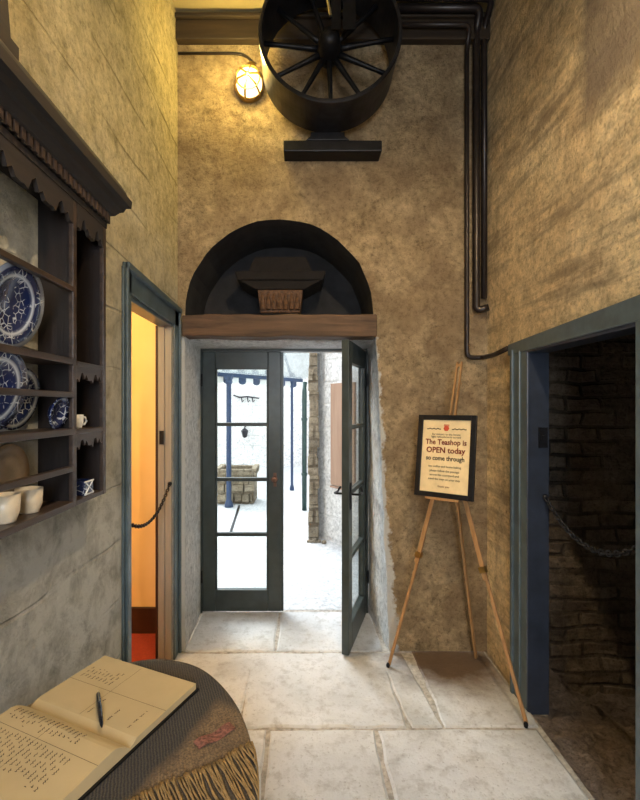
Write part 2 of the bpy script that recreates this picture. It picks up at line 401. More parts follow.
# floor: individually cut flags on a mortar bed, one floor mesh
bm = B()
box(bm, XL-.02, XR-.01, YF, YD+.06, -.2, -.007, 1)
def flag(x0, x1, y0, y1, sk=0, mi=0, top=0.0):
    g = .008; seed = rnd.random()*50
    P = []
    def side(ax, ay, bx, by):
        L = math.hypot(bx-ax, by-ay); k = max(2, int(L/.06))
        for i in range(k):
            t = i/k; x, y = ax+(bx-ax)*t, ay+(by-ay)*t
            P.append(Vector((x + .010*noise.noise(Vector((x*9, y*9, seed))), y + .010*noise.noise(Vector((x*9+7, y*9, seed))), top)))
    side(x0+g, y0+g, x1-g, y0+g); side(x1-g, y0+g, x1-g+sk, y1-g); side(x1-g+sk, y1-g, x0+g+sk, y1-g); side(x0+g+sk, y1-g, x0+g, y0+g)
    c = sum(P, Vector())/len(P)
    dz = rnd.uniform(-.002, .003)
    inner = [bm.verts.new(c + (p-c)*(1-.012/max(.1, (p-c).length)) + Vector((0, 0, dz))) for p in P]
    mid = [bm.verts.new(p + Vector((0, 0, dz-.006))) for p in P]
    low = [bm.verts.new(p + Vector((0, 0, -.05))) for p in P]
    f = bm.faces.new(inner); f.material_index = mi
    for A, Q in ((inner, mid), (mid, low)):
        for i in range(len(P)):
            f = bm.faces.new((A[i], A[(i+1) % len(P)], Q[(i+1) % len(P)], Q[i])); f.material_index = mi
flag(-.745, -.17, 2.715, 3.26); flag(-.17, .50, 2.715, 3.26)
flag(-.80, -.30, 2.07, 2.715, .02); flag(-.30, .50, 2.07, 2.715, -.02); flag(.50, .66, 2.07, 2.715, -.05); flag(.66, 1.12, 2.07, 2.75)
flag(-.78, -.145, 1.25, 2.07, -.02); flag(-.145, .35, 1.25, 2.07, -.015); flag(.35, 1.11, 1.25, 2.07, -.01)
flag(-.77, -.1, .5, 1.25); flag(-.1, .6, .5, 1.25); flag(.6, 1.12, .5, 1.25)
flag(-.77, .2, -.4, .5); flag(.2, 1.12, -.4, .5); flag(-.77, 1.12, -1.68, -.4)
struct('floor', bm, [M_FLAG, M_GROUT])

# timber lintel across the arch
bm = B()
nx = 24
def beam_fn(u, v):
    pass
sec = [(YB-.035, 1.93), (YB-.035, 2.06), (YB+.12, 2.06), (YB+.12, 1.93)]
rings = []
for i in range(nx+1):
    x = -.735 + 1.185*i/nx
    rings.append([bm.verts.new((x, y + .006*noise.noise(Vector((x*7, y*9, z*9))), z + .010*noise.noise(Vector((x*6, 4, z*5))))) for y, z in sec])
for a, b_ in zip(rings, rings[1:]):
    for k in range(4): bm.faces.new((a[k], a[(k+1) % 4], b_[(k+1) % 4], b_[k]))
bm.faces.new(rings[0]); bm.faces.new(rings[-1])
struct('trim_1', bm, M_OAK, bevel=.008)
# dark timber plate under the ceiling with a run of cable under it
bm = B(); box(bm, XL, XR, YB-.05, YB+.0, 3.72, 3.84); box(bm, XL, XR, YB-.07, YB, 3.84, 3.865)
struct('trim_2', bm, M_OAKD, bevel=.006)

# left doorway frame
bm = B()
xa, xb = XL+.0005, XL+.012
box(bm, xa, xb, 1.875, 1.962, 0, 2.10); box(bm, xa, xb, 2.625, 2.715, 0, 2.08)
hexa(bm, [(xa,1.885,2.0),(xb,1.885,2.0),(xb,2.715,1.985),(xa,2.715,1.985),(xa,1.885,2.105),(xb,1.885,2.105),(xb,2.715,2.085),(xa,2.715,2.085)])
# raised outer bead
box(bm, xb, xb+.014, 1.885, 1.905, 0, 2.12); box(bm, xb, xb+.014, 2.695, 2.715, 0, 2.09)
hexa(bm, [(xa,1.885,2.09),(xb+.02,1.885,2.09),(xb+.02,2.715,2.07),(xa,2.715,2.07),(xa,1.885,2.12),(xb+.02,1.885,2.12),(xb+.02,2.715,2.10),(xa,2.715,2.10)])
box(bm, XL-.085, XL, 1.951, 1.965, 0, 1.99)
box(bm, XL-.085, XL, 1.965, 2.62, 1.975, 1.999)
d1 = struct('door_1', bm, M_BLUE, bevel=.004)
bm = B()
for k in range(2): box(bm, XL-.086+.042*k, XL-.046+.042*k, 2.612, 2.632, 0, 1.98)
jl = obj('jamb_lining', bm, M_TAN, d1, bevel=.004); jl['label'] = 'tan boarded inner jamb'
bm = B(); box(bm, XL-.075, XL-.05, 2.605, 2.612, 1.28, 1.36); obj('strike_plate', bm, M_BLACK, d1)
bm = B(); box(bm, XL-.10, XL-.087, 2.612, 2.65, 0, 1.98); obj('door_stop', bm, M_SKIRT, d1)

# room behind left doorway
bm = B()
box(bm, -3.0, XL-.085, 2.95, 3.05, 0, 2.6, 0); box(bm, -3.1, -3.0, .9, 3.05, 0, 2.6, 0); box(bm, -3.0, XL-.085, .8, .9, 0, 2.6, 0)
struct('wall_yellow_room', bm, M_YELLOW)
bm = B(); box(bm, -3.1, XL-.085, .8, 3.05, 2.6, 2.7); struct('ceiling_yellow_room', bm, M_YELLOW)
bm = B(); box(bm, -3.0, XL-.088, .9, 2.95, -.1, .004); box(bm, XL-.088, XL-.0, 1.985, 2.615, -.1, .003); struct('floor_red_carpet', bm, M_RED)
bm = B(); box(bm, -3.0, XL-.086, 2.925, 2.95, .004, .17); struct('baseboard_yellow_room', bm, M_SKIRT)

# right doorway frame (blue grey architrave)
bm = B()
xa, xb = XR-.025, XR-.0005
def post(y0, y1, z1a, z1b):
    hexa(bm, [(xa,y0,-.02),(xb,y0,-.02),(xb,y1,-.02),(xa,y1,-.02),(xa,y0,z1a),(xb,y0,z1a),(xb,y1,z1b),(xa,y1,z1b)])
post(2.19, 2.335, 1.84, 1.83); post(1.32, 1.475, 1.88, 1.87)
hexa(bm, [(xa-.004,1.30,1.785),(xb,1.30,1.785),(xb,2.385,1.775),(xa-.004,2.385,1.775),(xa-.004,1.30,1.875),(xb,1.30,1.875),(xb,2.385,1.835),(xa-.004,2.385,1.835)])
box(bm, xa-.012, xb, 2.32, 2.345, -.02, 1.80); box(bm, xa-.008, xb, 2.25, 2.262, -.02, 1.79)
d2 = struct('door_2', bm, M_BLUE, bevel=.004)
bm = B(); box(bm, XR-.024, XR+.085, 2.185, 2.205, -.02, 1.80); q = obj('jamb_lining', bm, M_NAVY, d2, bevel=.004); q['label'] = 'dark navy inner jamb'
bm = B(); box(bm, XR-.024, XR+.085, 1.455, 1.475, -.02, 1.83); q = obj('jamb_lining', bm, M_NAVY, d2, bevel=.004); q['label'] = 'dark navy inner jamb'
bm = B(); box(bm, XR-.024, XR+.085, 1.475, 2.185, 1.768, 1.79); q = obj('head_lining', bm, M_NAVY, d2, bevel=.004); q['label'] = 'dark navy head lining'
bm = B(); box(bm, XR+.03, XR+.07, 2.172, 2.186, 1.30, 1.40); box(bm, XR+.035, XR+.05, 2.16, 2.174, 1.34, 1.36); obj('strike_plate', bm, M_BLACK, d2)

# dark stone room on the right
bm = B()
def stones(u, v): 
    x = XR+.085 + 2.4*u; z = -.4 + 3.0*v
    return (x, 2.62 + .05*noise.noise(Vector((x*5, 1, z*9))), z)
grid(bm, stones, 60, 60)
def stones2(u, v):
    y = .3 + 2.4*u; z = -.4 + 3.0*v
    return (3.3 + .05*noise.noise(Vector((4, y*5, z*9))), y, z)
grid(bm, stones2, 40, 40)
box(bm, XR+.085, 3.4, .2, .35, -.4, 2.6)
struct('wall_stone_room', bm, M_STONE)
bm = B(); box(bm, XR+.085, 3.4, .2, 2.8, 2.6, 2.7); struct('ceiling_stone_room', bm, M_STONE)
bm = B()
def dirt(u, v):
    x = XR-.005 + 2.2*u; y = .3 + 2.36*v
    e = max(0, min(1, (x-1.50 - .08*math.sin(y*7))/.14))
    z = -.035 - .16*e + .028*noise.noise(Vector((x*14, y*14, 0))) + .015*noise.noise(Vector((x*34, y*34, 3)))
    return (x, y, z)
grid(bm, dirt, 110, 110)
struct('floor_stone_room', bm, M_RUBBLE)

# ------------------------------------------------------------------ glazed double door
def door_leaf(name, w, h, flip=1):
    """origin at hinge bottom, leaf along +X*flip, thickness .045 in Y"""
    bm = B(); t = .045; s = .095
    X = lambda a, b: (min(a*flip, b*flip), max(a*flip, b*flip))
    for a, b in ((0, s), (w-s, w)): x0, x1 = X(a, b); box(bm, x0, x1, 0, t, .01, h)
    x0, x1 = X(s, w-s)
    box(bm, x0, x1, 0, t, .01, .165); box(bm, x0, x1, 0, t, h-.13, h)
    # glazing beads
    gz0, gz1 = .165, h-.13
    for a, b in ((s, s+.012), (w-s-.012, w-s)): q0, q1 = X(a, b); box(bm, q0, q1, .008, .03, gz0, gz1)
    o = struct(name, bm, M_LEAF, bevel=.004)
    for k in (1, 2, 3):
        z = gz0 + (gz1-gz0)*k/4
        bm = B(); box(bm, x0, x1, .004, .04, z-.013, z+.013); obj('glazing_bar', bm, M_LEAF, o, bevel=.003)
    for k in range(4):
        za = gz0 + (gz1-gz0)*k/4; zb = gz0 + (gz1-gz0)*(k+1)/4
        bm = B(); box(bm, x0, x1, .020, .0235, za+(.012 if k else 0), zb-(.012 if k < 3 else 0)); obj('pane', bm, M_GLASS, o)
    for z in (.22, 1.65):
        bm = B(); tube(bm, [(-.004*flip, -.006, z), (-.004*flip, -.006, z+.09)], .008); hg = obj('hinge', bm, M_BLACK, o); hg['label'] = 'black butt hinge'
    return o
lf = door_leaf('door_3', .575, 1.905, 1); lf.location = (-.735, YD, 0)
bm = B(); box(bm, .520, .542, -.006, 0, .92, 1.02); tube(bm, [(.53, -.006, .98), (.53, -.035, .98)], .008); lathe(bm, [(0, 0), (.02, .004), (.024, .016), (.016, .026), (0, .028)], 14, Matrix.Translation((.53, -.035, .98)) @ Matrix.Rotation(R(90), 4, 'X'))
k = obj('door_knob', bm, M_KNOB, lf); k['label'] = 'small brown metal knob'
bm = B(); box(bm, .575, .592, .008, .037, .01, 1.90); obj('meeting_strip', bm, M_LEAF, lf)
rf = door_leaf('door_4', .60, 1.905, -1); rf.location = (.465, YD-.01, 0); rf.rotation_euler = (0, 0, R(71.5))
bm = B()
for yy, sgn in ((-.001, -1), (.046, 1)):
    tube(bm, [(-.555, yy, 0.97), (-.555, yy+sgn*.045, .97), (-.545, yy+sgn*.055, .97), (-.47, yy+sgn*.055, .965), (-.455, yy+sgn*.05, .98), (-.452, yy+sgn*.04, .995)], .007)
    box(bm, -.57, -.54, min(yy, yy+sgn*.005), max(yy, yy+sgn*.005), .88, 1.04)
k = obj('door_handle', bm, M_BLACK, rf); k['label'] = 'black scrolled lever handle'
# outer door frame
bm = B()
box(bm, -.748, -.735, YD-.01, YD+.07, 0, 1.925); box(bm, .445, .475, YD-.005, YD+.07, 0, 1.925); box(bm, -.748, .475, YD+.0, YD+.07, 1.908, 1.925)
struct('trim_3', bm, M_LEAF)

# ------------------------------------------------------------------ courtyard
bm = B(); box(bm, -5, 3, YD+.06, 14, -.2, -.005); struct('courtyard_paving', bm, M_YARDF)
bm = B()
box(bm, -5, 3, 11.2, 11.5, -.1, 3.6); box(bm, -5.2, -5, 3.4, 11.5, -.1, 3.6)
struct('wall_courtyard', bm, M_YARDW)
# whitewashed building on the right of the yard, ending in a rough stone quoin
bm = B()
P = [(.15, 5.17), (.62, 4.55), (.62, 3.48), (1.6, 3.48), (1.6, 11.2), (.42, 11.2), (.24, 5.4)]
prism(bm, [(x, y, -.02) for x, y in P], (0, 0, 3.4))
struct('wall_courtyard_right', bm, M_YARDW)
bm = B()
zz = 0
while zz < 3.2:
    h = rnd.uniform(.10, .2); j = rnd.uniform(-.012, .012)
    box(bm, .065+j, .16+rnd.uniform(0, .03), 4.98+rnd.uniform(-.01, .02), 5.22, zz, zz+h-.008); zz += h
box(bm, .075, .16, 5.0, 5.2, 0, 3.2)
for k in range(9): 
    x = .06 + .2*rnd.random(); y = 4.93-.05*rnd.random(); s = rnd.uniform(.02, .045)
    lathe(bm, [(0, -.01), (s, .0), (s*.8, s*.8), (0, s*1.1)], 7, Matrix.Translation((x, y, 0)))
tag(obj('stone_pillar', bm, M_RUBW, bevel=.012), 'rough brown stone pillar at the end of the white courtyard wall', 'pillar')
bm = B()
d = Vector((.62-.20, 4.55-5.12, 0)).normalized(); nrm = Vector((d.y, -d.x, 0)); 
a = Vector((.36, 4.903, 0)) + nrm*.0; 
p0 = Vector((.20, 5.12, 0)) + d*.22; p1 = Vector((.20, 5.12, 0)) + d*.60
bar(bm, p0 + Vector((0, 0, .62)) + nrm*.015, p1 + Vector((0, 0, .62)) + nrm*.015, .05, .02)
dd = thing('wall_hatch', 'brownish boarded shutter set in the white courtyard wall', 'shutter', (0, 0, 0))
obj('frame', bm, M_DOORBR, dd)
bm = B(); hexa(bm, [p0+nrm*-.01+Vector((0,0,.64)), p1+nrm*-.01+Vector((0,0,.64)), p1+nrm*.03+Vector((0,0,.64)), p0+nrm*.03+Vector((0,0,.64)), p0+nrm*-.01+Vector((0,0,1.76)), p1+nrm*-.01+Vector((0,0,1.76)), p1+nrm*.03+Vector((0,0,1.76)), p0+nrm*.03+Vector((0,0,1.76))])
obj('board_panel', bm, M_DOORBR, dd)

bm = B(); tube(bm, [(.02, 6.45, 0), (.02, 6.45, 1.72), (.03, 6.5, 1.86)], .036, 10)
for z in (.5, 1.3): lathe(bm, [(.036, 0), (.045, .005), (.045, .04), (.036, .045)], 12, Matrix.Translation((.02, 6.45, z)))
tag(obj('drainpipe', bm, M_POSTG, smooth=True), 'dark green iron drainpipe just left of the stone pillar', 'pipe')
def iron_post(x, y, r, h, label):
    t = thing('veranda_post', label, 'post', (x, y, 0))
    bm = B(); lathe(bm, [(0, 0), (r*1.0, 0), (r*1.0, h), (0, h)], 14); obj('shaft', bm, M_POSTB, t, smooth=False)
    bm = B(); lathe(bm, [(0, 0), (r*1.7, 0), (r*1.7, .04), (r*1.2, .09), (r, .1)], 14); obj('base', bm, M_POSTB, t)
    bm = B(); lathe(bm, [(r, h-.12), (r*1.5, h-.08), (r*1.3, h-.05), (r*2, h), (0, h)], 14); obj('capital', bm, M_POSTB, t)
    return t
iron_post(-1.115, 6.66, .038, 1.955, 'thick navy iron veranda post rising beside the stone trough')
iron_post(-.20, 8.0, .024, 1.96, 'thin blue iron veranda post seen through the open doorway')
# canopy running on the two posts
t = thing('veranda_canopy', 'white veranda canopy with scalloped edge over the courtyard', 'canopy')
pa, pb = Vector((-2.0, 5.73, 0)), Vector((-.02, 8.23, 0))
dv = (pb-pa); L = dv.length; dv.normalize(); nv = Vector((-dv.y, dv.x, 0))
bm = B(); bar(bm, pa+Vector((0, 0, 1.99)), pb+Vector((0, 0, 1.99)), .05, .06); obj('edge_beam', bm, M_POSTB, t)
for k in range(int(L/.16)):
    q = pa + dv*(.16*k+.0); 
    bm = B(); pts = [q+Vector((0,0,1.96)), q+dv*.15+Vector((0,0,1.96))] + [q + dv*(.075+.075*math.cos(R(a))) + Vector((0,0,1.90-.045*math.sin(R(a)))) for a in range(0, 181, 30)]
    prism(bm, pts, nv*.015); obj('scallop', bm, M_POSTB if k % 2 == 0 else M_CANOPY, t)
bm = B(); inw = Vector((dv.y, -dv.x, 0))
hexa(bm, [pa+Vector((0,0,2.0)), pb+Vector((0,0,2.0)), pb+nv*-1.5+Vector((0,0,2.28)), pa-nv*1.5+Vector((0,0,2.28)), pa+Vector((0,0,2.03)), pb+Vector((0,0,2.03)), pb+nv*-1.5+Vector((0,0,2.31)), pa-nv*1.5+Vector((0,0,2.31))])
obj('roof_sheet', bm, M_ROOFG, t)
# trough
t = thing('stone_trough', 'low rough stone trough standing in the courtyard beyond the glass', 'trough', (-1.04, 7.0, 0))
bm = B(); zz = 0
for r_ in range(3):
    x = -.29
    while x < .27:
        w = rnd.uniform(.1, .2); x1 = min(.29, x+w); box(bm, x+.004, x1-.004, -.16+rnd.uniform(-.015, .01), .3, zz+.004, zz+.15); x = x1
    zz += .15
obj('body', bm, M_RUBW, t, bevel=.012)
bm = B(); box(bm, -.32, -.24, -.2, .34, .45, .56); box(bm, .24, .32, -.2, .34, .45, .56); box(bm, -.24, .24, -.2, -.13, .45, .54); box(bm, -.24, .24, .27, .34, .45, .54); obj('rim', bm, M_RUBW, t, bevel=.01)
bm = B()
bar(bm, (-.97, 6.75, .0), (-.86, 5.2, .0), .03, .012); tag(obj('drain_channel', bm, M_IRON), 'thin dark drain channel running across the pale paving', 'drain')
# lamp on the far yard wall
t = thing('wall_lantern', 'small dark lantern on the far white courtyard wall', 'lantern', (-1.45, 11.2, .75))
bm = B(); tube(bm, [(0, 0, .25), (0, -.12, .3), (0, -.18, .22)], .015, 6); obj('bracket', bm, M_IRON, t)
bm = B(); lathe(bm, [(0, -.02), (.05, 0), (.09, .16), (.05, .2), (0, .24)], 6, Matrix.Translation((0, -.18, 0))); obj('lamp_body', bm, M_IRON, t)
t = thing('iron_sign_bracket', 'curly dark iron bracket high on the far courtyard wall', 'bracket', (-1.5, 11.2, 1.62))
bm = B(); tube(bm, [(-.25, -.05, .18), (-.1, -.05, .12), (.1, -.05, .14), (.4, -.05, .1)], .018, 6)
for x in (-.05, .1, .22): tube(bm, [(x, -.05, .12), (x+.02, -.05, .0), (x+.06, -.05, .05)], .014, 6)
obj('scroll', bm, M_IRON, t)

# ------------------------------------------------------------------ plate rack
RX = -.667
rk = thing('plate_rack', 'black oak plate rack with dentil cornice hung on the left wall', 'plate rack', (XL, 1.0, 1.2))
off = Vector((XL, 1.0, 1.2))
def rp(name, bm, mat, **k):
    for v in bm.verts: v.co -= off
    return obj(name, bm, mat, rk, **k)
Y0, Y1, Y2 = .42, 1.297, 1.492
wx = XL+.001
for y, nm in ((Y0, 'side_panel'), (Y1-.012, 'divider'), (Y2-.018, 'side_panel')):
    bm = B(); box(bm, wx, RX-.002, y, y+.018, 1.21, 2.10); rp(nm, bm, M_DARKZ)
for y in (Y0, Y1-.018, Y2-.02):
    bm = B(); box(bm, RX-.01, RX+.004, y, y+.02, 1.21, 2.10); rp('stile', bm, M_SHELF, bevel=.002)
bm = B(); box(bm, wx, XL+.012, Y1+.006, Y2-.018, 1.21, 2.10); rp('back_board', bm, M_DARKZ)
for z in (1.21, 1.42, 1.622):
    bm = B(); box(bm, wx+.0, RX+.006, Y0+.018, Y1-.012, z, z+.018); rp('shelf', bm, M_SHELF, bevel=.002)
    bm = B(); box(bm, wx+.012, RX+.002, Y1+.006, Y2-.018, z, z+.014); rp('shelf', bm, M_SHELF, bevel=.002)
for z in (1.322, 1.535, 1.84):
    bm = B(); box(bm, RX-.012, RX+.006, Y0+.018, Y1-.018, z-.008, z+.008); rp('plate_rail', bm, M_SHELF, bevel=.002)
def scallop_board(y0, y1, zt, depth, per, x, th):
    n = max(1, round((y1-y0)/per)); per = (y1-y0)/n
    pts = [(x, y0, zt), ]
    bot = []
    for i in range(n):
        for k in range(9):
            t = k/8; 
            bot.append((x, y0+per*(i+t), zt - depth*(.45+.55*abs(math.cos(math.pi*t))**.7) + (.012*math.sin(6*math.pi*t) if .2 < t < .8 else 0)))
    P = bot + [(x, y1, zt), (x, y0, zt)]
    bm = B(); prism(bm, P, (th, 0, 0)); bmesh.ops.remove_doubles(bm, verts=bm.verts[:], dist=1e-5)
    return bm
rp('scalloped_valance', scallop_board(Y0+.02, Y1-.018, 2.10, .07, .125, RX-.008, .012), M_DARK)
rp('scalloped_valance', scallop_board(Y1+.004, Y2-.02, 2.10, .07, .09, RX-.008, .012), M_DARK)
rp('shelf_trim', scallop_board(Y1+.004, Y2-.02, 1.622, .04, .09, RX-.008, .008), M_SHELF)
rp('shelf_trim', scallop_board(Y1+.004, Y2-.02, 1.42, .04, .09, RX-.008, .008), M_SHELF)
# cornice
bm = B()
prof = [(-.772, 2.10), (-.66, 2.10), (-.66, 2.118), (-.652, 2.118), (-.652, 2.145), (-.64, 2.15), (-.628, 2.165), (-.618, 2.17), (-.612, 2.185), (-.598, 2.19), (-.596, 2.215), (-.606, 2.222), (-.612, 2.24), (-.624, 2.26), (-.772, 2.26)]
a = []; b_ = []
for x, z in prof:
    e = max(0, x+.66)
    a.append(bm.verts.new((max(x, wx), Y0-.04, z))); b_.append(bm.verts.new((max(x, wx), Y2+e*.85, z)))
for i in range(len(prof)): bm.faces.new((a[i], a[(i+1) % len(a)], b_[(i+1) % len(a)], b_[i]))
bm.faces.new(a); bm.faces.new(b_[::-1])
rp('cornice', bm, M_DARK)
bm = B(); y = Y0
while y < Y2-.01:
    box(bm, RX+.0, -.645, y, y+.014, 2.118, 2.145); y += .026
rp('dentils', bm, M_SHELF)
bm = B()
hexa(bm, [(wx, .42, 2.26), (-.63, .42, 2.26), (-.63, .96, 2.26), (wx, .96, 2.26), (wx, .42, 2.62), (-.655, .42, 2.62), (-.655, .955, 2.62), (wx, .955, 2.62)])
box(bm, wx, -.625, .42, .975, 2.262, 2.29)
rp('crest_board', bm, M_DARK)

# crockery
def plate(r, loc, label, group=None, mat=M_CHINA, tilt=12, turn=0):
    bm = B()
    lathe(bm, [(0, .0), (r*.5, 0), (r*.56, .004), (r*.62, .010), (r*.97, .018), (r, .020), (r*.98, .0235), (r*.62, .0145), (r*.54, .008), (0, .006)], 48)
    o = obj('plate', bm, mat, smooth=True); o.location = loc
    # plate axis (+Z local) looks into the room (+X)
    o.rotation_euler = (0, R(90+tilt), R(turn))
    tag(o, label, 'plate', group); return o
plate(.108, (-.722, 1.085, 1.752), 'largest blue and white plate, on the upper shelf of the rack', 'blue and white plates')
plate(.098, (-.707, 1.00, 1.541), 'blue and white plate at the left end of the middle shelf', 'blue and white plates')
plate(.082, (-.748, 1.135, 1.525), 'blue and white plate in the centre of the middle shelf', 'blue and white plates')
plate(.047, (-.70, 1.238, 1.488), 'smallest blue and white saucer standing beside the divider', 'blue and white plates')
plate(.09, (-.757, 1.10, 1.321), 'brown stoneware plate leaning behind the cream mugs', None, M_BROWNP, 3)
def mug(r, h, loc, label, mat=M_CREAM, group=None, ang=0):
    t = thing('mug', label, 'mug', loc, R(ang), group)
    bm = B(); lathe(bm, [(0, 0), (r*.72, 0), (r*.74, .004), (r*.95, h*.35), (r, h), (r*.94, h), (r*.88, h*.35), (r*.66, .008), (0, .006)], 28)
    obj('cup', bm, mat, t, smooth=True)
    bm = B(); tube(bm, [(r*.93+ .0, 0, h*.8), (r+.018, 0, h*.78), (r+.024, 0, h*.5), (r+.014, 0, h*.25), (r*.9, 0, h*.25)], .004, 6); obj('handle', bm, mat, t, smooth=True)
    return t
mug(.032, .062, (-.708, 1.145, 1.2285), 'ribbed cream mug nearest the divider on the bottom shelf', ang=100, group='cream mugs')
mug(.032, .066, (-.703, 1.045, 1.2285), 'cream mug at the left edge of the bottom shelf', ang=100, group='cream mugs')
mug(.018, .042, (-.70, 1.375, 1.4345), 'tiny white cup on the narrow middle shelf of the rack', simple('white glaze', (.7, .72, .75), .2, bmp=0), ang=80)
t = thing('square_dish', 'small square blue and white dish in the narrow bottom compartment', 'dish', (-.70, 1.40, 1.2245))
bm = B(); box(bm, -.022, .022, -.026, .026, 0, .004); box(bm, -.024, -.02, -.028, .028, 0, .045); box(bm, .02, .024, -.028, .028, 0, .045); box(bm, -.02, .02, -.028, -.024, 0, .045); box(bm, -.02, .02, .024, .028, 0, .045)
obj('dish_body', bm, M_CHINA, t, bevel=.002)
bm = B()
for x in (.0245,): 
    for s in (-1, 1): bar(bm, (x, -.026*s, .004), (x, .026*s, .042), .003, .003, (1, 0, 0))
    for z in (.003, .042): bar(bm, (x, -.028, z), (x, .028, z), .004, .004)
obj('painted_rim', bm, simple('white enamel', (.75, .78, .82), .3, bmp=0), t)

# ------------------------------------------------------------------ wheel on its bracket board
WY, WZ, WXc, WR = 2.485, 3.50, .145, .378
wh = thing('cart_wheel', 'large dark wheel with wide iron rim standing on the wall bracket', 'wheel', (WXc, WY, WZ))
Mx = Matrix.Rotation(R(90), 4, 'X')
bm = B(); lathe(bm, [(WR, -.135), (WR+.006, -.13), (WR+.003, 0), (WR+.006, .13), (WR, .135), (WR-.014, .135), (WR-.014, -.135), (WR, -.135)], 72, Mx); obj('rim', bm, M_IRON, wh)
bm = B(); lathe(bm, [(0, -.09), (.035, -.09), (.05, -.07), (.062, -.03), (.068, 0), (.062, .05), (.05, .10), (.03, .12), (0, .12)], 24, Mx); hub = obj('hub', bm, M_BLACK, wh, smooth=True)
for k in range(11):
    a = R(-90 + 360*k/11 + 2)
    bm = B(); d = Vector((math.cos(a), 0, math.sin(a)))
    tube(bm, [d*.05, d*.12, d*.28, d*(WR-.012)], [.018, .016, .012, .014], 8); obj('spoke', bm, M_BLACK, wh, smooth=True)
t = thing('wall_bracket', 'black wooden bracket board on the wall carrying the wheel', 'bracket', (.175, YB, 3.0))
bm = B(); box(bm, -.29, .29, -.115, -.001, .005, .07); obj('board', bm, M_BLACK, t, bevel=.006)
bm = B(); prism(bm, [(-.16, -.115, .0705), (.10, -.115, .0705), (.07, -.115, .095), (.07, -.115, .119), (-.13, -.115, .119), (-.13, -.115, .095)], (0, .11, 0)); obj('cradle_block', bm, M_BLACK, t, bevel=.004)
for x0, lab in ((.0, 0), (.075, 1)):
    pass
st = thing('leather_strap', 'dark leather straps dropping from the ceiling to the wheel hub', 'strap', (WXc, WY-.0, ZC))
bm = B()
for x, w in ((.03, .05), (.10, .07)):
    hexa(bm, [(x-w/2, -.14, -.40), (x+w/2, -.14, -.40), (x+w/2, -.136, -.40), (x-w/2, -.136, -.40), (x-w/2, -.14, 0), (x+w/2, -.14, 0), (x+w/2, -.136, 0), (x-w/2, -.136, 0)])
obj('strap_band', bm, M_BLACK, st)
bm = B(); tube(bm, [(-.03, -.15, 0), (-.045, -.15, -.1), (-.02, -.15, -.22), (.0, -.15, -.34)], .008, 6); obj('buckle_chain', bm, M_STEEL, st)

# bulkhead lamp
bl = thing('bulkhead_lamp', 'round caged bulkhead lamp glowing yellow high on the wall', 'lamp', (-.325, YB, 3.45))
bm = B(); lathe(bm, [(0, 0), (.086, 0), (.086, .025), (.08, .035), (0, .035)], 28, Mx); obj('backplate', bm, M_BRASS, bl)
bm = B(); lathe(bm, [(.076, .03), (.078, .055), (.07, .09), (.045, .115), (0, .125)], 24, Mx); gl = obj('globe', bm, emit('glowing lamp glass', (1, .80, .38), 2.2), bl, smooth=True)
bm = B()
for k in range(3):
    a = R(60*k+15); pts = [Vector((math.cos(a)*c, -h, math.sin(a)*c)) for c, h in ((-.09, .04), (-.086, .07), (-.06, .115), (0, .135), (.06, .115), (.086, .07), (.09, .04))]
    tube(bm, pts, .006, 6)
tube(bm, [(.07*math.cos(R(a)), -.105, .07*math.sin(R(a))) for a in range(0, 360, 15)], .0045, 6, closed=True)
obj('cage', bm, M_BRASS, bl)
bm = B(); tube(bm, [(.01, -.02, .10), (.012, -.025, .14)], .022, 10); obj('cable_gland', bm, M_BRASS, bl)
# conduits
def conduit(pts, r, label, grp=None):
    # round the corners
    P = [Vector(p) for p in pts]; out = [P[0]]
    for i in range(1, len(P)-1):
        a, b, c = P[i-1], P[i], P[i+1]; d1, d2 = (a-b).normalized(), (c-b).normalized()
        for k in range(6):
            t = k/5; q = (1-t)**2*(b+d1*.04) + 2*t*(1-t)*b + t*t*(b+d2*.04); out.append(q)
    out.append(P[-1])
    bm = B(); tube(bm, out, r, 10)
    return tag(obj('conduit', bm, M_PIPE, smooth=True), label, 'pipe', grp)
yc = YB-.03
conduit([(.50, yc-.06, 3.77), (.995, yc-.06, 3.77), (.995, yc, 3.70), (.995, yc, 1.80), (1.09, yc-.0, 1.80), (XR-.03, 2.55, 1.80), (XR-.03, 2.385, 1.815)], .014, 'thin dark conduit bending low towards the right door frame')
conduit([(.48, yc-.07, 3.86), (1.05, yc-.07, 3.86), (1.05, yc-.005, 3.78), (1.05, yc-.005, 2.08), (1.115, yc-.03, 2.10)], .022, 'thick dark pipe in the corner, the middle of the three')
conduit([(.46, yc-.12, 3.88), (1.10, yc-.12, 3.87), (1.10, yc-.0, 3.80), (1.10, yc-.0, 2.16)], .018, 'dark pipe closest to the right wall in the corner')
conduit([(XL+.01, yc+.01, 3.655), (-.40, yc+.01, 3.655), (-.34, yc+.01, 3.64), (-.314, yc+.0, 3.60)], .008, 'thin cable running from the left corner to the bulkhead lamp')

